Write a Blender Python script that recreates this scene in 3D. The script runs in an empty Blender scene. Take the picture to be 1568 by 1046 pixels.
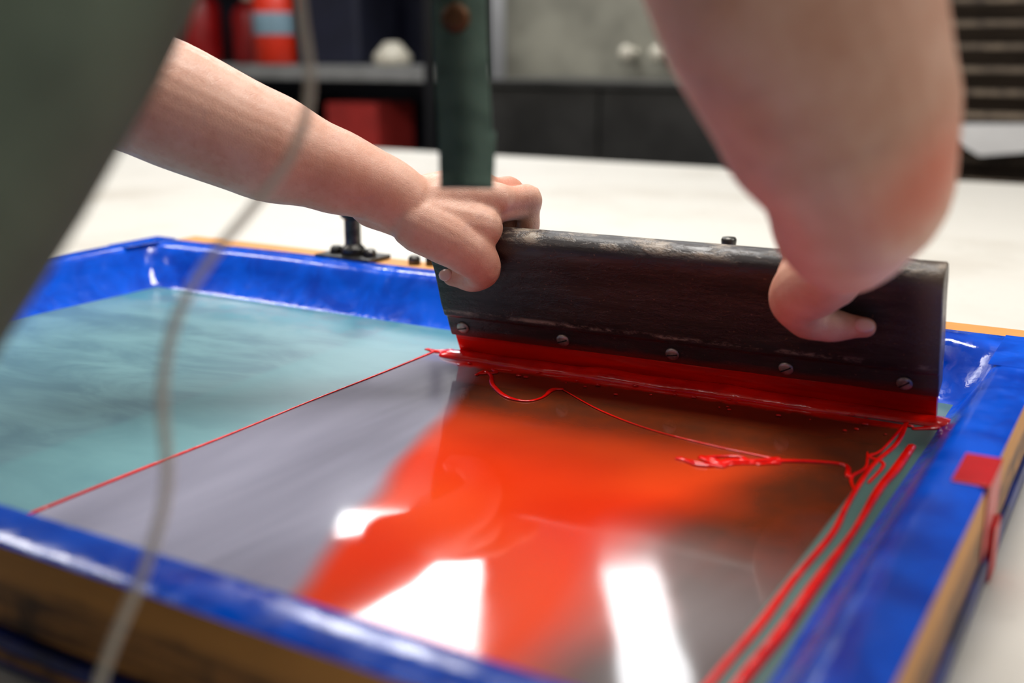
import bpy, bmesh, math, random
from mathutils import Vector, Matrix, noise as mnoise
random.seed(3)
scene=bpy.context.scene
S=0.85   # build units -> metres
COL=bpy.context.collection

# ---------------------------------------------------------------- materials
def lin(c):
    r=[]
    for v in c:
        v/=255.0
        r.append(v/12.92 if v<=.04045 else ((v+.055)/1.055)**2.4)
    return (r[0],r[1],r[2],1.0)

class NT:
    def __init__(s,name):
        s.mat=bpy.data.materials.new(name); s.mat.use_nodes=True
        s.nt=s.mat.node_tree; s.b=s.nt.nodes['Principled BSDF']
        s.tc=s.nt.nodes.new('ShaderNodeTexCoord'); s.obj=s.tc.outputs['Object']
    def lk(s,a,b): s.nt.links.new(a,b)
    def put(s,sock,v):
        if isinstance(v,bpy.types.NodeSocket): s.lk(v,sock)
        else: sock.default_value=v
    def m(s,op,a,b=0.0,c=0.0,clamp=False):
        n=s.nt.nodes.new('ShaderNodeMath'); n.operation=op; n.use_clamp=clamp
        s.put(n.inputs[0],a); s.put(n.inputs[1],b); s.put(n.inputs[2],c); return n.outputs[0]
    def xyz(s):
        n=s.nt.nodes.new('ShaderNodeSeparateXYZ'); s.lk(s.obj,n.inputs[0]); return n.outputs
    def ss(s,x,lo,hi,a=0.0,b=1.0):
        n=s.nt.nodes.new('ShaderNodeMapRange'); n.interpolation_type='SMOOTHSTEP'
        s.put(n.inputs[0],x); n.inputs[1].default_value=lo; n.inputs[2].default_value=hi
        n.inputs[3].default_value=a; n.inputs[4].default_value=b; return n.outputs[0]
    def mix(s,f,a,b):
        n=s.nt.nodes.new('ShaderNodeMix'); n.data_type='RGBA'
        s.put(n.inputs[0],f); s.put(n.inputs[6],a); s.put(n.inputs[7],b); return n.outputs[2]
    def noise(s,scale,detail=3.0,rough=.5,stretch=None,dist=0.0):
        v=s.obj
        if stretch:
            mp=s.nt.nodes.new('ShaderNodeMapping'); s.lk(s.obj,mp.inputs[0]); mp.inputs['Scale'].default_value=stretch; v=mp.outputs[0]
        n=s.nt.nodes.new('ShaderNodeTexNoise'); s.lk(v,n.inputs['Vector'])
        n.inputs['Scale'].default_value=scale; n.inputs['Detail'].default_value=detail; n.inputs['Roughness'].default_value=rough
        n.inputs['Distortion'].default_value=dist
        return n.outputs['Fac']
    def voro(s,scale):
        n=s.nt.nodes.new('ShaderNodeTexVoronoi'); s.lk(s.obj,n.inputs['Vector']); n.inputs['Scale'].default_value=scale
        n.feature='DISTANCE_TO_EDGE'; return n.outputs['Distance']
    def dist(s,p):
        n=s.nt.nodes.new('ShaderNodeVectorMath'); n.operation='DISTANCE'; s.lk(s.obj,n.inputs[0]); n.inputs[1].default_value=p; return n.outputs['Value']
    def bump(s,h,strength=.3,distance=.01):
        n=s.nt.nodes.new('ShaderNodeBump'); s.put(n.inputs['Height'],h); n.inputs['Strength'].default_value=strength; n.inputs['Distance'].default_value=distance
        s.lk(n.outputs[0],s.b.inputs['Normal'])
    def set(s,**k):
        for a,v in k.items(): s.put(s.b.inputs[a.replace('_',' ')],v)
        return s

def simple(name,c,rough=.5,metal=0.0,var=.12,scale=8,bump=0.0,bscale=60,coat=0.0,c2=None,stretch=None):
    n=NT(name)
    c1=lin(c); cc=lin(c2) if c2 else tuple(max(0,x*(1-var*2)) for x in c1[:3])+(1,)
    f=n.ss(n.noise(scale,3,.6,stretch),.35,.7)
    n.set(Base_Color=n.mix(f,c1,cc),Roughness=rough,Metallic=metal)
    if coat: n.set(Coat_Weight=coat,Coat_Roughness=.08)
    if bump: n.bump(n.noise(bscale,4,.6,stretch),bump,.004)
    return n.mat

# ---------------------------------------------------------------- mesh helpers
def add_obj(name,bm,mat,parent=None,smooth=True):
    me=bpy.data.meshes.new(name); bmesh.ops.recalc_face_normals(bm,faces=bm.faces); bm.to_mesh(me); bm.free()
    o=bpy.data.objects.new(name,me); COL.objects.link(o)
    if mat: me.materials.append(mat)
    if parent: o.parent=parent
    if smooth:
        for p in me.polygons: p.use_smooth=True
    return o
def empty(name,loc=(0,0,0)):
    o=bpy.data.objects.new(name,None); COL.objects.link(o); o.empty_display_size=.1; return o
def bev(o,w,seg=2):
    m=o.modifiers.new('bevel','BEVEL'); m.width=w; m.segments=seg; m.limit_method='ANGLE'; m.angle_limit=.6
    return o
def box(bm,x0,x1,y0,y1,z0,z1):
    vs=[bm.verts.new((x,y,z)) for x in (x0,x1) for y in (y0,y1) for z in (z0,z1)]
    for f in ((0,1,3,2),(4,6,7,5),(0,4,5,1),(2,3,7,6),(0,2,6,4),(1,5,7,3)): bm.faces.new([vs[i] for i in f])
def boxes(name,lst,mat,parent=None,bw=.004):
    bm=bmesh.new()
    for b in lst: box(bm,*b)
    o=add_obj(name,bm,mat,parent,False)
    if bw: bev(o,bw)
    return o
def cat(pts,rad,n=6):
    P=[Vector(p) for p in pts]; out=[];ro=[]
    for i in range(len(P)-1):
        p0=P[i-1] if i else P[0]*2-P[1]; p1=P[i];p2=P[i+1]; p3=P[i+2] if i+2<len(P) else P[-1]*2-P[-2]
        for k in range(n):
            t=k/n
            out.append(.5*((2*p1)+(p2-p0)*t+(2*p0-5*p1+4*p2-p3)*t*t+(3*p1-p0-3*p2+p3)*t**3))
            s=t*t*(3-2*t); ro.append(rad[i]*(1-s)+rad[i+1]*s)
    out.append(P[-1]); ro.append(rad[-1]); return out,ro
def tube(bm,pts,rad,seg=16,smooth=6,squash=None,cap=True):
    """tapered round-ended tube through pts; squash=(axis Vector,factor) flattens"""
    if smooth: pts,rad=cat(pts,rad,smooth)
    else: pts=[Vector(p) for p in pts]; rad=list(rad)
    n=len(pts); T=[]
    for i in range(n):
        t=pts[min(i+1,n-1)]-pts[max(i-1,0)]
        T.append(t.normalized() if t.length>1e-9 else Vector((0,0,1)))
    ref=Vector((0,0,1)) if abs(T[0].z)<.9 else Vector((1,0,0))
    u=(ref-T[0]*ref.dot(T[0])).normalized()
    C=[];
    if cap:
        for a in (80,55,30): C.append((pts[0]-T[0]*rad[0]*math.sin(math.radians(a)),rad[0]*math.cos(math.radians(a)),T[0]))
    for i in range(n): C.append((pts[i],rad[i],T[i]))
    if cap:
        for a in (30,55,80): C.append((pts[-1]+T[-1]*rad[-1]*math.sin(math.radians(a)),rad[-1]*math.cos(math.radians(a)),T[-1]))
    rings=[]
    for c,r,t in C:
        u=(u-t*u.dot(t)).normalized(); w=t.cross(u); ring=[]
        for k in range(seg):
            a=2*math.pi*k/seg; off=(u*math.cos(a)+w*math.sin(a))*r
            if squash: off=off-squash[0]*off.dot(squash[0])*(1-squash[1])
            ring.append(bm.verts.new(c+off))
        rings.append(ring)
    for a,b in zip(rings,rings[1:]):
        for k in range(seg): bm.faces.new((a[k],a[(k+1)%seg],b[(k+1)%seg],b[k]))
    bm.faces.new(rings[0][::-1]); bm.faces.new(rings[-1])
def ball(bm,c,r,scale=(1,1,1),rot=None,sub=3):
    M=Matrix.Translation(Vector(c)) @ (rot.to_4x4() if rot else Matrix.Identity(4)) @ Matrix.Diagonal((scale[0]*r,scale[1]*r,scale[2]*r,1))
    bmesh.ops.create_icosphere(bm,subdivisions=sub,radius=1,matrix=M)
def lathe(bm,prof,c,seg=28,axis=None):
    """prof [(r,z)]"""
    R=axis.to_track_quat('Z','Y').to_matrix() if axis else Matrix.Identity(3)
    rings=[]
    for r,z in prof: rings.append([bm.verts.new(Vector(c)+R@Vector((r*math.cos(2*math.pi*k/seg),r*math.sin(2*math.pi*k/seg),z))) for k in range(seg)])
    for a,b in zip(rings,rings[1:]):
        for k in range(seg): bm.faces.new((a[k],a[(k+1)%seg],b[(k+1)%seg],b[k]))
    bm.faces.new(rings[0][::-1]); bm.faces.new(rings[-1])
def mm(s): # "x y z, x y z" in millimetres
    return [Vector([float(v)/1000 for v in q.split()]) for q in s.split(',')]
def remesh(o,vs,it=6,fac=.5):
    m=o.modifiers.new('remesh','REMESH'); m.mode='VOXEL'; m.voxel_size=vs; m.use_smooth_shade=True
    m=o.modifiers.new('smooth','SMOOTH'); m.iterations=it; m.factor=fac

# ---------------------------------------------------------------- palette
M_wall=simple('wall_paint',(200,198,196),.8,var=.03)
M_ceil=simple('ceiling_paint',(215,215,228),.85,var=.02)
M_floor=simple('floor_concrete',(120,118,114),.6,var=.12,scale=3,bump=.1)
M_sink=simple('sink_steel_dark',(72,71,69),.4,.5,var=.25,scale=2)
M_splash=simple('splash_steel',(160,157,142),.45,.35,var=.2,scale=2)
M_black=simple('black_metal',(24,24,28),.5,.3)
M_navy=simple('navy_plastic',(24,27,46),.5)
M_shelf=simple('shelf_grey',(150,150,148),.5,.2)
M_redp=simple('red_plastic',(150,14,16),.4)
M_orangep=simple('orange_red_plastic',(225,50,22),.4)
M_label=simple('bottle_label',(130,160,175),.5)
M_white=simple('white_plastic',(205,198,180),.5)
M_redcard=simple('red_card',(170,40,34),.7)
M_paper=simple('paper_sheet',(225,223,220),.8,var=.03)
M_rackwood=simple('rack_shelf_wood',(132,116,98),.7,c2=(74,64,56),scale=12)
M_rackback=simple('rack_shadow_board',(92,80,70),.8)
M_bolt=simple('bolt_steel',(90,88,84),.35,.9,var=.3,scale=60)
M_screw=simple('screw_steel',(190,172,158),.38,.7,var=.3,scale=90)
M_legs=simple('table_leg_steel',(90,92,95),.5,.6)
M_dark=simple('dark_slot',(15,12,12),.6)
M_redtape=simple('red_tape',(196,24,30),.35)

# table top
n=NT('print_table_surface'); 
f=n.ss(n.noise(2.5,4,.6),.45,.75); f2=n.ss(n.noise(30,3,.6),.62,.72)
c=n.mix(f,lin((212,208,198)),lin((198,192,180))); c=n.mix(n.m('MULTIPLY',f2,.22),c,lin((165,156,142)))
n.set(Base_Color=c,Roughness=.6); M_table=n.mat

# blue tape
n=NT('blue_tape'); 
w1=n.noise(14,3,.6,None,.8); w2=n.noise(45,4,.65)
c=n.mix(n.ss(w1,.35,.7),lin((0,88,222)),lin((0,60,178)))
lint=n.m('MULTIPLY',n.ss(w2,.60,.72),.06)
c=n.mix(lint,c,lin((150,190,240)))
n.set(Base_Color=c,Roughness=n.ss(w2,.40,.60,.07,.26)); n.bump(n.m('ADD',w1,n.m('MULTIPLY',w2,.30)),.15,.006); M_tape=n.mat
M_bluedark=simple('dark_blue_board',(22,46,128),.4,c2=(14,26,72),scale=20)

# worn wood
n=NT('worn_frame_wood')
g=n.noise(9,4,.65,(1.2,1.2,18)); g2=n.noise(4,3,.6,(6,6,1)); x=n.xyz()
c=n.mix(n.ss(g,.35,.65),lin((186,128,66)),lin((92,62,42))); c=n.mix(n.ss(g2,.5,.7),c,lin((60,44,36)))
c=n.mix(n.m('MULTIPLY',n.ss(n.m('ADD',x[2],n.m('MULTIPLY',g2,.014)),1.062,1.074),.85),c,lin((216,152,78)))
n.set(Base_Color=c,Roughness=.6); n.bump(g,.3,.004); M_wood=n.mat

# ink
n=NT('wet_red_ink'); c=n.mix(n.ss(n.noise(25,2),.4,.65),lin((245,22,6)),lin((215,8,6)))
n.set(Base_Color=c,Roughness=.14,Specular_IOR_Level=.6); n.bump(n.noise(60,3,.6,(.4,1,1)),.4,.004); M_ink=n.mat
n=NT('squeegee_blade_red'); c=n.mix(n.ss(n.noise(6,3,.6,(.5,3,6)),.4,.65),lin((255,26,6)),lin((205,10,6)))
n.set(Base_Color=c,Roughness=.2); n.bump(n.noise(30,3,.6,(.3,1,2)),.4,.004); M_blade=n.mat

# squeegee wood
n=NT('squeegee_handle_wood')
g=n.noise(12,5,.7,(.8,6,6)); wear=n.ss(n.noise(40,6,.75,(.5,1,1)),.45,.62)
x=n.xyz()
top=n.ss(x[2],1.178,1.190); mid=n.m('MULTIPLY',n.ss(x[2],1.0835,1.087),n.ss(x[2],1.087,1.0915,1,0))
wf=n.m('MULTIPLY',wear,n.m('MAXIMUM',n.m('MULTIPLY',top,.70),n.m('MULTIPLY',mid,.9)))
c=n.mix(n.ss(g,.35,.65),lin((58,52,49)),lin((38,33,32))); 
speck=n.m('MULTIPLY',n.ss(n.noise(260,2,.5),.68,.74),.6)
c=n.mix(speck,c,lin((120,90,70)))
scr=n.m('MULTIPLY',n.ss(n.noise(26,6,.8,(.35,4,4),2.0),.62,.72),.55)
c=n.mix(scr,c,lin((104,92,84)))
c=n.mix(n.m('MULTIPLY',n.ss(n.m('ADD',x[0],n.m('MULTIPLY',g,.03)),-.185,-.155),.6),c,lin((112,98,84)))
c=n.mix(wf,c,lin((176,160,140)))
inkf=n.m('MULTIPLY',n.ss(n.m('ADD',x[2],n.m('MULTIPLY',g,.02)),1.066,1.076,1,0),.8)
c=n.mix(inkf,c,lin((120,26,12)))
n.set(Base_Color=c,Roughness=n.ss(g,.3,.7,.28,.46)); n.bump(n.m('ADD',g,wear),.25,.003); M_sq=n.mat

# screen mesh with stencil, orange ink print, and reflections painted in as lilac and brown
n=NT('stencil_mesh')
x=n.xyz(); X,Y=x[0],x[1]
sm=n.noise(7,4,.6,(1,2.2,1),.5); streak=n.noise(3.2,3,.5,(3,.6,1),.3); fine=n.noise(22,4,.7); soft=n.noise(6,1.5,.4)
teal=n.mix(n.ss(sm,.3,.7),lin((104,146,150)),lin((76,116,125)))
teal=n.mix(n.m('MULTIPLY',n.ss(Y,1.05,1.13),n.ss(fine,.42,.6)),teal,lin((66,130,138)))
teal=n.mix(n.m('MULTIPLY',n.ss(X,-.88,-.86),.55),teal,lin((92,146,150)))
teal=n.mix(n.ss(X,-.3,-.25),teal,lin((80,114,106)))
lil_refl=n.mix(n.ss(streak,.3,.7),lin((164,163,180)),lin((126,125,140)))  # pale ceiling reflection painted into the base colour as lilac
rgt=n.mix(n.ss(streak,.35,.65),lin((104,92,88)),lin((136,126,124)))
brown_refl=n.mix(n.ss(fine,.2,.8),lin((112,44,18)),lin((80,42,26)))  # dark squeegee reflection painted into the base colour as brown
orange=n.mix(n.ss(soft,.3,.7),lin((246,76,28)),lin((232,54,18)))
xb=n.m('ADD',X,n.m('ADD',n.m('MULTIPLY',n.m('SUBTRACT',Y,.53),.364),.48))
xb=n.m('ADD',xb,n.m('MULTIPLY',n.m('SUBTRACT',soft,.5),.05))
fL=n.ss(xb,-.014,.020)  # left edge of the ink patch also paints where the bright reflection stops
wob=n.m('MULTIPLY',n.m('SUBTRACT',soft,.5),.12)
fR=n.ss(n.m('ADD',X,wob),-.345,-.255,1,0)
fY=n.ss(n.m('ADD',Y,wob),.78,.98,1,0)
col=n.mix(fL,lil_refl,n.mix(n.ss(Y,.62,.80),rgt,brown_refl))
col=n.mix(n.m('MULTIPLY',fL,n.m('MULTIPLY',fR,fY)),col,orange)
yb=n.m('ADD',n.m('SUBTRACT',Y,n.m('MULTIPLY',n.m('ADD',X,.7),.06)),n.m('MULTIPLY',n.m('SUBTRACT',fine,.5),.03))
col=n.mix(n.m('MULTIPLY',n.ss(yb,1.050,1.065),n.ss(X,-.72,-.69)),col,lin((240,26,8)))
op=n.m('MULTIPLY',n.m('MULTIPLY',n.ss(X,-.754,-.751),n.ss(X,-.199,-.196,1,0)),n.ss(Y,1.098,1.101,1,0))
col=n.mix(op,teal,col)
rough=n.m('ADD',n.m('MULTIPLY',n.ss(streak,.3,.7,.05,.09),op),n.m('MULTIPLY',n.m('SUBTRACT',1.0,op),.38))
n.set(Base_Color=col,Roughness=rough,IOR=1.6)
n.bump(n.noise(5,2,.4),.09,.01); M_mesh=n.mat

# skin
n=NT('skin')
f=n.noise(24,4,.6); f2=n.noise(110,3,.6)
c=n.mix(n.ss(f,.3,.7),lin((228,182,158)),lin((214,160,134)))
c=n.mix(n.m('MULTIPLY',n.ss(f2,.5,.7),.2),c,lin((198,132,108)))
c=n.mix(n.m('MULTIPLY',n.ss(n.noise(14,2,.5,(1,1,2),1.5),.58,.70),.18),c,lin((180,146,144)))
for p,r0,r1,k in [((-.125,.655,1.315),.010,.055,.85),((-.20,.83,1.26),.02,.10,.25),((-.30,1.02,1.16),.01,.05,.35),((-.64,1.02,1.165),.01,.05,.35),((-.76,.93,1.22),.02,.10,.30),((-.235,1.058,1.13),.005,.03,.5),((-.675,1.025,1.14),.005,.03,.4),((-.64,1.07,1.23),.01,.04,.35)]:
    c=n.mix(n.m('MULTIPLY',n.ss(n.dist(p),r0,r1,1,0),k),c,lin((216,100,66)))
n.set(Base_Color=c,Roughness=n.ss(f2,.3,.7,.42,.56),Subsurface_Weight=.06,Subsurface_Scale=.015)
cre=n.ss(n.voro(330),.0,.12)
n.bump(n.m('ADD',n.m('MULTIPLY',cre,.35),n.m('ADD',n.m('MULTIPLY',f2,.6),n.noise(45,3,.5))),.24,.002); M_skin=n.mat
M_nail=simple('fingernail',(226,178,162),.22,var=.05)
n=NT('apron_canvas'); c=n.mix(n.ss(n.noise(10,4),.35,.7),lin((98,112,94)),lin((76,88,74)))
n.set(Base_Color=c,Roughness=.85); n.bump(n.noise(5,3,.5),.5,.03); M_apron=n.mat
n=NT('apron_strap_webbing'); c=n.mix(n.ss(n.noise(60,3),.35,.7),lin((90,118,104)),lin((74,100,88)))
n.set(Base_Color=c,Roughness=.85); n.bump(n.noise(400,2),.3,.002); M_strap=n.mat
M_rust=simple('brass_stud',(110,76,48),.5,.6)
M_shirt=simple('dark_tshirt',(44,46,52),.85,bump=.2)
M_jeans=simple('trousers',(40,48,66),.85,bump=.2)
M_shoe=simple('shoe_leather',(30,28,28),.5)
M_hair=simple('brown_hair',(72,48,34),.5,scale=40,stretch=(6,1,1))
M_eye=simple('eye_white',(235,232,226),.2,var=.02)
M_iris=simple('eye_iris',(70,52,38),.2)
M_lip=simple('lips',(180,92,84),.4)
n=NT('translucent_cord'); n.set(Base_Color=lin((236,228,212)),Roughness=.35,Alpha=.6); M_cord=n.mat

# ---------------------------------------------------------------- room
X0,X1,Y0,Y1,H=-9.0,3.6,-2.6,6.5,3.76
boxes('floor',[(X0-.1,X1+.1,Y0-.1,Y1+.1,-.1,0)],M_floor,None,0)
boxes('ceiling',[(X0-.1,X1+.1,Y0-.1,Y1+.1,H,H+.1)],M_ceil,None,0)
boxes('wall_back',[(X0-.1,X1+.1,Y1,Y1+.1,0,H)],M_wall,None,0)
boxes('wall_front',[(X0-.1,X1+.1,Y0-.1,Y0,0,H)],M_wall,None,0)
boxes('wall_left',[(X0-.1,X0,Y0,Y1,0,H)],M_wall,None,0)
boxes('wall_right',[(X1,X1+.1,Y0,Y1,0,H)],M_wall,None,0)
boxes('baseboard_back',[(X0,X1,Y1-.02,Y1,0,.12)],M_dark,None,0)

def panel(x,y,w,d,power,rot=0,col=(1,.98,.95)):
    root=empty('ceiling_light_panel'); root.location=(x,y,H); root.rotation_euler=(0,0,math.radians(rot))
    t=.03
    boxes('housing',[(-w/2-t,-w/2,-d/2-t,d/2+t,-.08,-.002),(w/2,w/2+t,-d/2-t,d/2+t,-.08,-.002),(-w/2,w/2,-d/2-t,-d/2,-.08,-.002),(-w/2,w/2,d/2,d/2+t,-.08,-.002),(-w/2,w/2,-d/2,d/2,-.03,-.002)],M_white,root,.003)
    l=bpy.data.lights.new('lamp','AREA'); l.shape='RECTANGLE'; l.size=w; l.size_y=d; l.energy=power*S*S; l.color=col
    o=bpy.data.objects.new('lamp',l); COL.objects.link(o); o.location=(0,0,-.05); o.parent=root
panel(-3.54,4.71,.96,2.3,95,30.5,col=(.95,.97,1))  # unseen panel, added and turned to shape the highlights on the mesh
panel(-2.13,5.0,.34,1.75,21,30.5,col=(.95,.97,1))  # second unseen panel, added for the narrow highlight on the mesh
panel(-.9,1.5,1.6,.7,82)
panel(-3.9,1.5,1.6,.7,48)
panel(1.9,2.0,1.6,.7,52)
panel(-1.2,-1.2,1.6,.7,20)  # unseen fill lamp added behind the camera
w=bpy.data.worlds.new('world'); scene.world=w; w.use_nodes=True
w.node_tree.nodes['Background'].inputs[0].default_value=(.8,.85,1,1); w.node_tree.nodes['Background'].inputs[1].default_value=0.0

# ---------------------------------------------------------------- print table
tb=empty('print_table')
boxes('tabletop',[(-5.6,2.4,.30,3.60,.955,1.0)],M_table,tb,.006)
lg=[]
for xx in (-5.4,-2.8,-.2,2.2):
    for yy in (.45,3.42): lg.append((xx-.04,xx+.04,yy-.04,yy+.04,0,.955))
for yy in (.45,3.42): lg.append((-5.4,2.2,yy-.03,yy+.03,.87,.954)); lg.append((-5.4,2.2,yy-.025,yy+.025,.2,.25))
boxes('legs_and_rails',lg,M_legs,tb,.004)

# ---------------------------------------------------------------- silk screen
sc=empty('silkscreen_frame')
ix0,ix1,iy0,iy1=-1.345,-.168,.475,1.19
prof=[(0,1.024),(.010,1.030),(.030,1.062),(.036,1.078),(.042,1.0845),(.050,1.0865),(.078,1.0865),(.083,1.084)]
def ringprof(prof,mat,name,segs=24):
    bm=bmesh.new(); cors=[(ix0,iy0,-1,-1),(ix1,iy0,1,-1),(ix1,iy1,1,1),(ix0,iy1,-1,1)]
    loops=[]
    for o_,z in prof:
        c=[Vector((x+sx*o_,y+sy*o_,z)) for x,y,sx,sy in cors]; lp=[]
        for i in range(4):
            a,b=c[i],c[(i+1)%4]
            for k in range(segs):
                p=a.lerp(b,k/segs)
                if 0<k<segs and mat is M_tape:
                    p=p+Vector((0,0,(mnoise.noise(p*7)*.0014)))
                lp.append(bm.verts.new(p))
        loops.append(lp)
    N=len(loops[0])
    for a,b in zip(loops,loops[1:]):
        for k in range(N): bm.faces.new((a[k],a[(k+1)%N],b[(k+1)%N],b[k]))
    return add_obj(name,bm,mat,sc,True)
ringprof(prof,M_tape,'blue_taped_rails')
ringprof([(.083,1.084),(.0845,1.078),(.0845,1.028),(.083,1.026)],M_wood,'wood_sides')
boxes('backing_board',[(ix0-.09,ix1+.088,iy0-.092,iy1+.088,1.0005,1.0225)],M_bluedark,sc,.004)
boxes('backing_board_lip',[(ix0-.09,ix1+.09,iy0-.094,iy0-.088,1.010,1.016)],M_wood,sc,.001)
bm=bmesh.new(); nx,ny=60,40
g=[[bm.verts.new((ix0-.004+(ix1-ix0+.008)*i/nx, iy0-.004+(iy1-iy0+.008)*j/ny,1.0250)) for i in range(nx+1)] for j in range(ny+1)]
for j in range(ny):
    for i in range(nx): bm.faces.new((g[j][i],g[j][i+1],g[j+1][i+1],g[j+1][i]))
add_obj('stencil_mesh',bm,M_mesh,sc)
boxes('hinge_batten',[(ix0-.05,ix1+.06,1.276,1.325,1.001,1.083)],M_wood,sc,.003)
bm=bmesh.new()
box(bm,-1.085,-.985,1.262,1.318,1.084,1.090)
lathe(bm,[(.016,0),(.018,.003),(.018,.010),(.014,.014),(.012,.016),(.012,.052),(.017,.056),(.018,.062),(.018,.070),(.014,.073)],(-1.035,1.292,1.089),20)
lathe(bm,[(.010,0),(.010,.008),(.006,.012)],(-1.065,1.29,1.0885),14); lathe(bm,[(.010,0),(.010,.008),(.006,.012)],(-1.003,1.29,1.0885),14)
bev(add_obj('hinge_clamp',bm,M_bolt,sc,False),.001)
bm=bmesh.new()
lathe(bm,[(.012,0),(.012,.004),(.007,.006),(.007,.062),(.0085,.064),(.0095,.076),(.008,.079)],(-.4575,1.30,1.083),18)
lathe(bm,[(.009,0),(.009,.010),(.005,.013)],(-.93,1.30,1.083),14); lathe(bm,[(.007,0),(.007,.012),(.004,.015)],(-.905,1.305,1.083),14)
add_obj('hinge_bolts',bm,M_bolt,sc,True)
boxes('red_tape_tab',[(-.108,-.0815,.80,.865,1.0868,1.0878),(-.0830,-.0818,.80,.865,1.03,1.0878),(-.0818,-.0780,.83,.86,1.002,1.045)],M_redtape,sc,.0005)
boxes('corner_tape',[(ix1+.036,ix1+.081,iy1-.05,iy1+.081,1.0868,1.0874),(ix0-.081,ix0-.036,iy1-.02,iy1+.081,1.0868,1.0874)],M_tape,sc,.0003)

# ---------------------------------------------------------------- ink
ik=empty('wet_ink')
def P2(s,z=1.0258): return [Vector((float(a.split(',')[0])/1000,float(a.split(',')[1])/1000,z)) for a in s.split()]
Z=Vector((0,0,1))
bm=bmesh.new()
def drip(s,r,blob=True):
    p=P2(s); rr=[r*random.uniform(.6,1.35) for _ in p]; tube(bm,p,rr,8,5,(Z,.55))
drip('-654,1030 -653,1046 -638,1036 -618,1007 -583,977 -557,974 -548,993 -552,1023 -544,1031',.0027)
drip('-654,1034 -640,1050 -650,1060 -630,1066',.0022)
drip('-544,1031 -474,985 -404,956 -332,944 -287,941 -269,942',.0010)
drip('-353,896 -326,895 -309,898 -321,910 -335,909 -308,929 -286,919 -268,939 -221,957 -209,931',.0024)
drip('-335,909 -320,902 -309,915 -290,926 -275,940',.0032)
drip('-352,898 -330,890 -312,902 -300,912 -270,930',.0026)
drip('-767,1096 -739,1091 -719,1089 -711,1101',.0025)
drip('-196,1113 -191,1038 -197,966 -194,873 -189,804 -192,716 -192,643 -195,565 -196,480',.0026)
drip('-177,1036 -177,968 -179,914 -176,818 -177,711 -177,639 -180,571 -180,480',.0036)
drip('-196,1101 -199,1013 -205,989 -189,976 -190,925',.0018)
drip('-209,1000 -201,960 -206,930 -196,900',.0013)
drip('-753,1096 -752,980 -753,860 -751,740 -752,620 -752,500',.0015)
drip('-753,1098 -700,1100 -640,1102',.0014)
for i in range(60):
    x_=random.uniform(-.70,-.18); y_=1.085-random.random()**2*.06+ (x_+.7)*.05
    ball(bm,(x_,y_,1.0262),random.uniform(.0008,.003),(1.4,1,.45),sub=1)
add_obj('ink_drips',bm,M_ink,ik)
bm=bmesh.new(); pts=[];rad=[]
for i in range(40):
    t=i/39; x_=-.728+.562*t; y_=1.086+.034*t+math.sin(t*23)*.0015
    pts.append((x_,y_,1.0255)); rad.append(.013+.004*mnoise.noise(Vector((x_*22,0,0)))+.004*max(0,math.sin(t*3.1)))
tube(bm,pts,rad,14,2,(Z,.5)); 
tube(bm,[(-.735,1.10,1.0255),(-.75,1.092,1.0255),(-.768,1.094,1.0255)],[.007,.005,.002],10,4,(Z,.5))
tube(bm,[(-.165,1.12,1.0255),(-.168,1.105,1.0255),(-.185,1.09,1.0255)],[.006,.005,.003],10,4,(Z,.5))
add_obj('ink_ridge',bm,M_ink,ik)

# ---------------------------------------------------------------- squeegee
sq=empty('squeegee')
A_=Vector((-.722,1.1055,1.0255)); B_=Vector((-.171,1.1386,1.0255)); e=(B_-A_); LEN=e.length; e.normalize()
up=Vector((0,-.07,.165)); up=(up-e*up.dot(e)).normalized(); nf=up.cross(e)
if nf.y>0: nf=-nf
def sp(a,nn,u): return A_+e*a+nf*nn+up*u
def extr(name,prof,mat,a0,a1,bw,segs=1,parent=sq,wob=0):
    bm=bmesh.new(); rings=[]
    for i in range(segs+1):
        a=a0+(a1-a0)*i/segs
        rings.append([bm.verts.new(sp(a,nn+(mnoise.noise(Vector((a*14,u*20,3)))*wob),u)) for nn,u in prof])
    k=len(prof)
    for r1,r2 in zip(rings,rings[1:]):
        for j in range(k): bm.faces.new((r1[j],r1[(j+1)%k],r2[(j+1)%k],r2[j]))
    bm.faces.new(rings[0][::-1]); bm.faces.new(rings[-1])
    o=add_obj(name,bm,mat,parent,False)
    if bw: bev(o,bw,3)
    for p in o.data.polygons: p.use_smooth=len(p.vertices)==4
    return o
hp=[(.0130,.036),(.0135,.050),(.0136,.064),(.0176,.068),(.0182,.085),(.0165,.105),(.0150,.125),(.0158,.145),(.0182,.157),(.0182,.167),(.0155,.175),(.0090,.1805),(0,.182)]
hp=hp+[(-a,b) for a,b in hp[-2::-1]]
o=extr('wooden_handle',hp,M_sq,0,LEN,.0020,40,wob=.0008)
extr('rubber_blade',[(.0060,.0005),(.0075,.040),(-.0055,.040),(-.0055,.0005)],M_blade,.002,LEN-.002,.0008,60,wob=.0014)
for a in (.020,.150,.280,.403,.520):
    bm=bmesh.new(); lathe(bm,[(.0074,0),(.0080,.0008),(.0074,.0022),(.0050,.0034),(.0015,.0038)],sp(a,.0134,.050),20,nf)
    so=add_obj('screw',bm,M_screw,sq)
    ang=random.uniform(.1,.9); d=(e*math.cos(ang)+up*math.sin(ang)); q=up*math.cos(ang)-e*math.sin(ang)
    bm=bmesh.new(); c0=sp(a,.0166,.050); vs=[]
    for s1 in (-1,1):
        for s2 in (-1,1):
            for s3 in (-1,1): vs.append(bm.verts.new(c0+d*.0060*s1+q*.0007*s2+nf*.0008*s3))
    for f in ((0,1,3,2),(4,6,7,5),(0,4,5,1),(2,3,7,6),(0,2,6,4),(1,5,7,3)): bm.faces.new([vs[i] for i in f])
    add_obj('screw_slot',bm,M_dark,sq,False)

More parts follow.
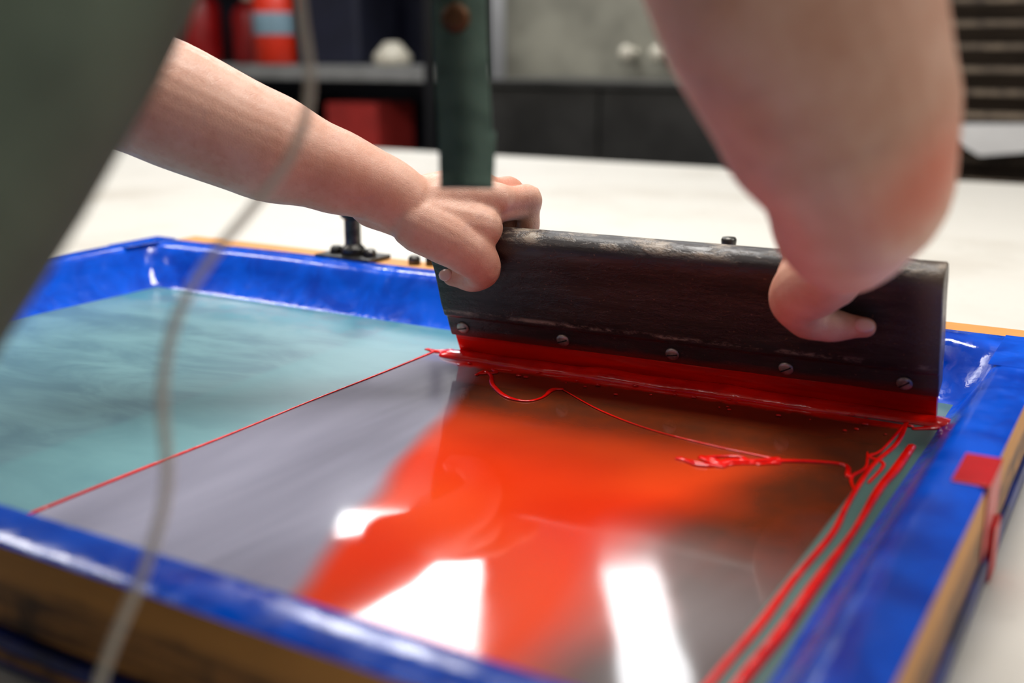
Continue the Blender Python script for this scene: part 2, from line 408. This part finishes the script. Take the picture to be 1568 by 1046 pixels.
# ---------------------------------------------------------------- the printer (person)
pr=empty('screen_printer_person')
bm=bmesh.new()
def cl(v): return min(1,max(0,v))
def tp(x,y,z): return Vector((x+.062*cl((z-1.08)/.34),y+.06*cl((z-.9)/.3),z))
tube(bm,[tp(-.60,0,1.02),tp(-.60,.08,1.19),tp(-.60,.235,1.43),tp(-.60,.35,1.55)],[.11,.10,.12,.10],24)
tube(bm,[tp(-.82,.45,1.60),tp(-.60,.41,1.60),tp(-.38,.45,1.60)],[.075,.09,.075],20)
tube(bm,[tp(-.60,.42,1.61),tp(-.598,.50,1.68),tp(-.595,.60,1.75)],[.075,.058,.056],20)
g=Vector((.08,.62,-.78)).normalized(); hup=Vector((0,.78,.62)); hup=(hup-g*hup.dot(g)).normalized(); hs=g.cross(hup).normalized()
HR=Matrix((hs,g,hup)).transposed(); HC=tp(-.592,.665,1.80)
def hd(a,b,c): return HC+hs*a+g*b+hup*c
ball(bm,hd(0,-.012,.035),.098,(.84,1.02,.95),HR)
ball(bm,hd(0,.028,-.030),.078,(.86,.95,1.15),HR)
ball(bm,hd(0,.055,-.095),.036,(1.1,.9,.8),HR)
tube(bm,[hd(0,.100,.012),hd(0,.116,-.015),hd(0,.126,-.030)],[.010,.012,.015],12)
for s_ in (-1,1):
    ball(bm,hd(s_*.080,-.012,-.012),.026,(.35,.7,1.15),HR); ball(bm,hd(s_*.014,.110,-.033),.009,rot=HR)
    ball(bm,hd(s_*.034,.072,-.020),.030,(1,.8,.8),HR)
LA=mm('-760 510 1600,-910 650 1490,-965 784 1372,-907 830 1333,-828 887 1288,-775 928 1262,-731 959 1241,-707 979 1221')
tube(bm,LA,[.072,.066,.064,.065,.058,.046,.038,.0355],28)
tube(bm,mm('-745 965 1222,-718 972 1212,-700 978 1206'),[.026,.024,.024],14)
RA=mm('-320 510 1600,-225 616 1479,-194 638 1412,-174 667 1350,-166 695 1310,-183 750 1280,-201 826 1253,-219 905 1234,-239 988 1212')
tube(bm,RA,[.085,.078,.077,.070,.058,.051,.044,.039,.034],28)
tube(bm,[(-.180,.690,1.325),(-.138,.702,1.316)],[.043,.026],16)
tube(bm,[(-.185,.70,1.300),(-.178,.735,1.275),(-.190,.80,1.255)],[.040,.034,.025],16)
def hand(wrist,mcps,fingers,fr,thumb,tr,extra=()):
    for m_ in mcps: tube(bm,[wrist,wrist.lerp(m_,.5)+Vector((0,0,.004)),m_],[.027,.022,.0180],16)
    for a,b in zip(mcps,mcps[1:]):
        tube(bm,[wrist.lerp(a,.5),a.lerp(b,.5).lerp(wrist,.12)],[.024,.015],12)
    for f_,r_ in zip(fingers,fr): 
        pts=[];rd=[]
        for i,p in enumerate(f_):
            pts.append(p); rd.append(r_*(1.22,1.12,.98,.84)[min(i,3)])
            if i+1<len(f_): pts.append(p.lerp(f_[i+1],.5)); rd.append(r_*(1.0,.94,.86)[min(i,2)])
        tube(bm,pts,rd,14,4)
    tube(bm,thumb,tr,18,5)
    for p,q,ra,rb in extra: tube(bm,[p,q],[ra,rb],14,0)
LW=Vector((-.707,.979,1.221))
Lm=mm('-632 1042 1227,-655 1050 1236,-679 1054 1238,-700 1054 1233')
Lf=[mm('-632 1042 1227,-616 1083 1224,-620 1089 1190,-628 1090 1162'),
    mm('-655 1050 1236,-643 1090 1230,-648 1092 1190,-655 1093 1158'),
    mm('-679 1054 1238,-669 1090 1228,-676 1092 1190,-680 1092 1162'),
    mm('-700 1054 1233,-694 1086 1218,-700 1090 1188,-704 1089 1168')]
hand(LW,Lm,Lf,[.0135,.0135,.0125,.0112],mm('-690 975 1203,-666 988 1190,-645 1001 1174,-636 1014 1155,-652 1024 1140,-684 1028 1137'),[.031,.0305,.0275,.0220,.0165,.0110],
     [(Vector((-.690,.985,1.208)),Vector((-.642,1.018,1.198)),.031,.027),(Vector((-.640,1.050,1.212)),Vector((-.700,1.050,1.212)),.0165,.0165),
      (Vector((-.636,1.052,1.214)),Vector((-.622,1.078,1.212)),.0145,.0125)])
RW=Vector((-.239,.988,1.212))
Rm=mm('-294 1030 1206,-270 1040 1212,-246 1046 1213,-224 1046 1208')
Rf=[mm('-294 1030 1206,-303 1074 1214,-304 1100 1184,-304 1106 1156'),
    mm('-270 1040 1212,-276 1084 1219,-278 1108 1186,-279 1114 1152'),
    mm('-246 1046 1213,-249 1088 1218,-251 1110 1186,-252 1115 1156'),
    mm('-224 1046 1208,-224 1082 1212,-226 1104 1186,-227 1108 1164')]
hand(RW,Rm,Rf,[.0125,.013,.0122,.0108],mm('-252 992 1190,-272 1006 1176,-288 1021 1159,-284 1040 1138,-266 1050 1129,-232 1057 1129'),[.031,.0325,.0285,.0225,.0172,.0100],
     [(Vector((-.258,1.000,1.192)),Vector((-.287,1.028,1.180)),.031,.025)])
skin=add_obj('body',bm,M_skin,pr); remesh(skin,.0028,3,.5)
bm=bmesh.new()
def nail(c,d,nrm,w,l):
    d=Vector(d).normalized(); nrm=Vector(nrm); nrm=(nrm-d*nrm.dot(d)).normalized(); s_=d.cross(nrm)
    ball(bm,Vector(c),1,(w,l,.0022),Matrix((s_,d,nrm)).transposed(),2)
nail((-.232,1.0475,1.1330),(1,.12,-.05),(0,-.9,.30),.0070,.0100)
nail((-.686,1.0178,1.1405),(-1,.08,-.15),(0,-.9,.25),.0070,.0100)
add_obj('fingernails',bm,M_nail,pr)
bm=bmesh.new()
for s_ in (-1,1): ball(bm,hd(s_*.033,.088,.008),.013,rot=HR)
add_obj('eyes',bm,M_eye,pr)
bm=bmesh.new()
for s_ in (-1,1): ball(bm,hd(s_*.033,.0975,.006),.0062,rot=HR)
add_obj('irises',bm,M_iris,pr)
bm=bmesh.new(); ball(bm,hd(0,.099,-.066),.022,(1,.35,.30),HR); add_obj('mouth',bm,M_lip,pr)
bm=bmesh.new(); ball(bm,hd(0,-.026,.046),.105,(.88,1.0,.97),HR); ball(bm,hd(0,-.125,.06),.045,rot=HR)
for s_ in (-1,1): ball(bm,hd(s_*.066,-.01,.02),.05,(.5,1.1,1.2),HR); tube(bm,[hd(s_*.02,.094,.03),hd(s_*.035,.100,.034),hd(s_*.05,.090,.028)],[.003,.004,.002],8)
h_=add_obj('hair',bm,M_hair,pr); remesh(h_,.005,3)
def rings_loft(bm,secs,a0=0,a1=360,nseg=40,closed=True):
    R=[]
    for (x,y,z,rx,ry,tilt) in secs:
        t=math.radians(tilt); fwd=Vector((0,math.cos(t),-math.sin(t)))
        ring=[]
        cnt=nseg if closed else nseg+1
        for k in range(cnt):
            a=math.radians(a0+(a1-a0)*k/nseg)
            ring.append(bm.verts.new(tp(x,y,z)+Vector((1,0,0))*rx*math.cos(a)+fwd*ry*math.sin(a)))
        R.append(ring)
    for p,q in zip(R,R[1:]):
        for k in range(len(p)-(0 if closed else 1)): bm.faces.new((p[k],p[(k+1)%len(p)],q[(k+1)%len(q)],q[k]))
    return R
bm=bmesh.new()
R=rings_loft(bm,[(-.60,-.01,.96,.185,.14,8),(-.60,.08,1.19,.142,.118,28),(-.60,.235,1.43,.163,.132,34),(-.60,.35,1.56,.185,.12,36),(-.60,.41,1.63,.12,.09,40)])
bm.faces.new(R[0][::-1]); bm.faces.new(R[-1])
tube(bm,[tp(-.80,.44,1.595),tp(-.60,.40,1.60),tp(-.40,.44,1.595)],[.09,.10,.09],20)
tube(bm,[LA[0],LA[0].lerp(LA[1],.75)],[.088,.084],20,3); tube(bm,[RA[0],RA[0].lerp(RA[1],.45)],[.098,.096],20,3)
ts=add_obj('tshirt',bm,M_shirt,pr); remesh(ts,.008,3)
bm=bmesh.new()
R=rings_loft(bm,[(-.60,-.02,.86,.19,.135,0),(-.60,-.01,1.04,.18,.14,4)]); bm.faces.new(R[0][::-1]); bm.faces.new(R[-1])
for x_ in (-.70,-.50): tube(bm,[(x_,-.02,.90),(x_,.0,.54),(x_,-.05,.12)],[.11,.078,.062],20,5)
tr=add_obj('trousers',bm,M_jeans,pr); remesh(tr,.01,3)
bm=bmesh.new()
for x_ in (-.70,-.50):
    tube(bm,[(x_,-.08,.055),(x_,.04,.050),(x_,.15,.040)],[.052,.050,.040],16,4,(Z,.85)); box(bm,x_-.05,x_+.05,-.13,.185,0,.02)
so=add_obj('shoes',bm,M_shoe,pr); remesh(so,.006,3)
bm=bmesh.new()
R=rings_loft(bm,[(-.60,.365,1.565,.150,.130,36),(-.60,.235,1.43,.180,.148,34),(-.60,.155,1.30,.162,.139,30),(-.60,.08,1.19,.153,.133,22),(-.60,.01,1.03,.198,.160,6),(-.60,.0,.80,.215,.175,0),(-.60,.0,.50,.225,.185,0)],-12,192,36,False)
ap=add_obj('apron',bm,M_apron,pr); m=ap.modifiers.new('sub','SUBSURF'); m.levels=m.render_levels=1; m=ap.modifiers.new('solid','SOLIDIFY'); m.thickness=.005
def ribbon(name,pts,w,mat,th=.003,side=Vector((.90,.43,0))):
    pts,_=cat(pts,[1]*len(pts),6); bm=bmesh.new(); a=[bm.verts.new(p-side*w/2) for p in pts]; b=[bm.verts.new(p+side*w/2) for p in pts]
    for i in range(len(pts)-1): bm.faces.new((a[i],a[i+1],b[i+1],b[i]))
    o=add_obj(name,bm,mat,pr); m=o.modifiers.new('solid','SOLIDIFY'); m.thickness=th; m.offset=0; return o
ribbon('apron_strap',mm('-470 560 1640,-455 640 1590,-445 676 1530,-436 668 1440,-428 658 1380,-420 650 1330,-414 642 1293'),.037,M_strap,.0035)
ribbon('apron_strap_tip',mm('-413 640 1293,-416 647 1310,-419 653 1330'),.0368,M_strap,.003)
bm=bmesh.new(); lathe(bm,[(.009,0),(.010,.002),(.006,.004)],(-.432,.6585,1.405),16,Vector((.45,-.89,0))); add_obj('strap_stud',bm,M_rust,pr)
bm=bmesh.new()
tube(bm,mm('-440 515 1570,-436 502 1513,-416 482 1411,-406 475 1366,-409 463 1332,-423 446 1304,-426 412 1278,-429 390 1251,-423 372 1218,-408 357 1178,-411 343 1140,-421 324 1097,-432 311 1050,-450 318 1006,-500 330 1005,-620 335 1005'),[.0029]*16,12,8)
add_obj('hanging_cord',bm,M_cord,pr)  # translucent hanging cord; its tie to the apron bib is made up

# ---------------------------------------------------------------- background furniture
sh=empty('storage_shelving')
L_=[]
for xx in (-6.3,-3.46):
    for yy in (5.02,5.55): L_.append((xx-.025,xx+.025,yy-.025,yy+.025,0,2.6))
boxes('posts',L_,M_black,sh,.003)
boxes('shelf_boards',[(-6.3,-3.44,5.0,5.6,1.215,1.295)],M_shelf,sh,.004)
boxes('lower_shelf_boards',[(-6.3,-3.44,5.0,5.6,.70,.74),(-6.3,-3.44,5.0,5.6,.12,.16),(-6.3,-3.44,5.0,5.6,1.95,1.99)],M_black,sh,.004)
boxes('back_panel',[(-6.3,-3.44,5.58,5.6,.1,2.6)],M_navy,sh,0)
boxes('navy_bin',[(-4.42,-3.98,5.08,5.45,1.296,1.72)],M_navy,None,.02)
boxes('red_carton',[(-4.20,-3.84,5.04,5.4,.741,1.09)],M_redcard,None,.006)
boxes('black_crate',[(-5.6,-4.5,5.06,5.5,.741,1.10)],M_black,None,.02)
def jug(x_,y_,z_,r,h,mat,lab=None):
    root=empty('ink_jug')
    bm=bmesh.new(); lathe(bm,[(r*.9,0),(r,.015),(r,h*.68),(r*.86,h*.78),(r*.42,h*.86),(r*.38,h*.90)],(x_,y_,z_),28); add_obj('bottle',bm,mat,root)
    bm=bmesh.new(); lathe(bm,[(r*.46,0),(r*.46,h*.10),(r*.40,h*.12)],(x_,y_,z_+h*.885),20); add_obj('cap',bm,M_white,root)
    if lab:
        bm=bmesh.new(); lathe(bm,[(r*1.01,h*.32),(r*1.015,h*.33),(r*1.015,h*.55),(r*1.01,h*.56)],(x_,y_,z_),28); add_obj('label',bm,lab,root)
jug(-5.62,5.2,1.296,.14,.5,M_redp); jug(-5.28,5.18,1.296,.13,.48,M_redp); jug(-4.97,5.3,1.296,.12,.42,M_redp)
jug(-4.62,5.14,1.296,.14,.52,M_orangep,M_label)
bm=bmesh.new(); lathe(bm,[(.05,0),(.10,.005),(.105,.05),(.07,.09),(.045,.12),(.03,.125)],(-3.78,5.12,1.296),20); add_obj('white_tape_dispenser',bm,M_white)
sk=empty('washout_sink')
boxes('cabinet',[(-3.10,-2.46,5.0,5.7,.10,1.20),(-2.45,-1.60,5.0,5.7,.10,1.20)],M_sink,sk,.01)
boxes('counter',[(-3.12,-1.58,4.97,5.72,1.20,1.235)],M_sink,sk,.006)
boxes('backsplash',[(-3.42,-1.58,5.72,5.75,1.1,2.9)],M_splash,sk,.003)
for xx in (-2.60,-2.42):
    bm=bmesh.new(); lathe(bm,[(.03,0),(.03,.01),(.014,.015),(.014,.07),(.040,.075),(.045,.10),(.035,.12)],(xx,5.72,1.36),18,Vector((0,-1,0))); add_obj('tap_knob',bm,M_white,sk)
rk=empty('drying_rack')
L_=[];SL=[]
for xx in (-1.02,.75):
    for yy in (4.85,5.6): L_.append((xx-.02,xx+.02,yy-.02,yy+.02,0,2.5))
boxes('uprights',L_,M_black,rk,.003)
z_=.15
while z_<2.45:
    SL.append((-1.02,.75,4.84,4.86,z_,z_+.022)); SL.append((-1.02,.75,5.58,5.60,z_,z_+.022)); SL.append((-1.02,.75,4.86,5.58,z_+.006,z_+.012)); z_+=.088
boxes('shelves',SL,M_rackwood,rk,.002)
boxes('rack_back',[(-1.02,.75,4.95,4.97,.1,2.45)],M_rackback,rk,0)
bm=bmesh.new(); 
vs=[bm.verts.new(p) for p in ((-.86,4.74,1.085),(-.30,4.74,1.10),(-.30,4.85,1.105),(-.86,4.85,1.09))]; bm.faces.new(vs)
vs=[bm.verts.new(p) for p in ((-.86,4.74,1.085),(-.30,4.74,1.10),(-.50,4.72,1.00),(-.66,4.72,.98))]; bm.faces.new(vs)
o=add_obj('paper_sheet',bm,M_paper,rk,False); m=o.modifiers.new('s','SOLIDIFY'); m.thickness=.002

# ---------------------------------------------------------------- camera
cam=bpy.data.cameras.new('camera'); co=bpy.data.objects.new('camera',cam); COL.objects.link(co)
cam.sensor_width=36; cam.lens=39.2; cam.clip_start=.02; cam.clip_end=60
co.location=(0,0,1.385); co.rotation_euler=(math.radians(90-14.7),0,math.radians(30.5))
cam.dof.use_dof=True; cam.dof.focus_distance=1.21*S; cam.dof.aperture_fstop=2.7
scene.camera=co
for o in list(bpy.data.objects):
    if o.parent is None:
        o.location=o.location*S
        if o.type!='CAMERA': o.scale=(S,S,S)
scene.view_settings.view_transform='Standard'
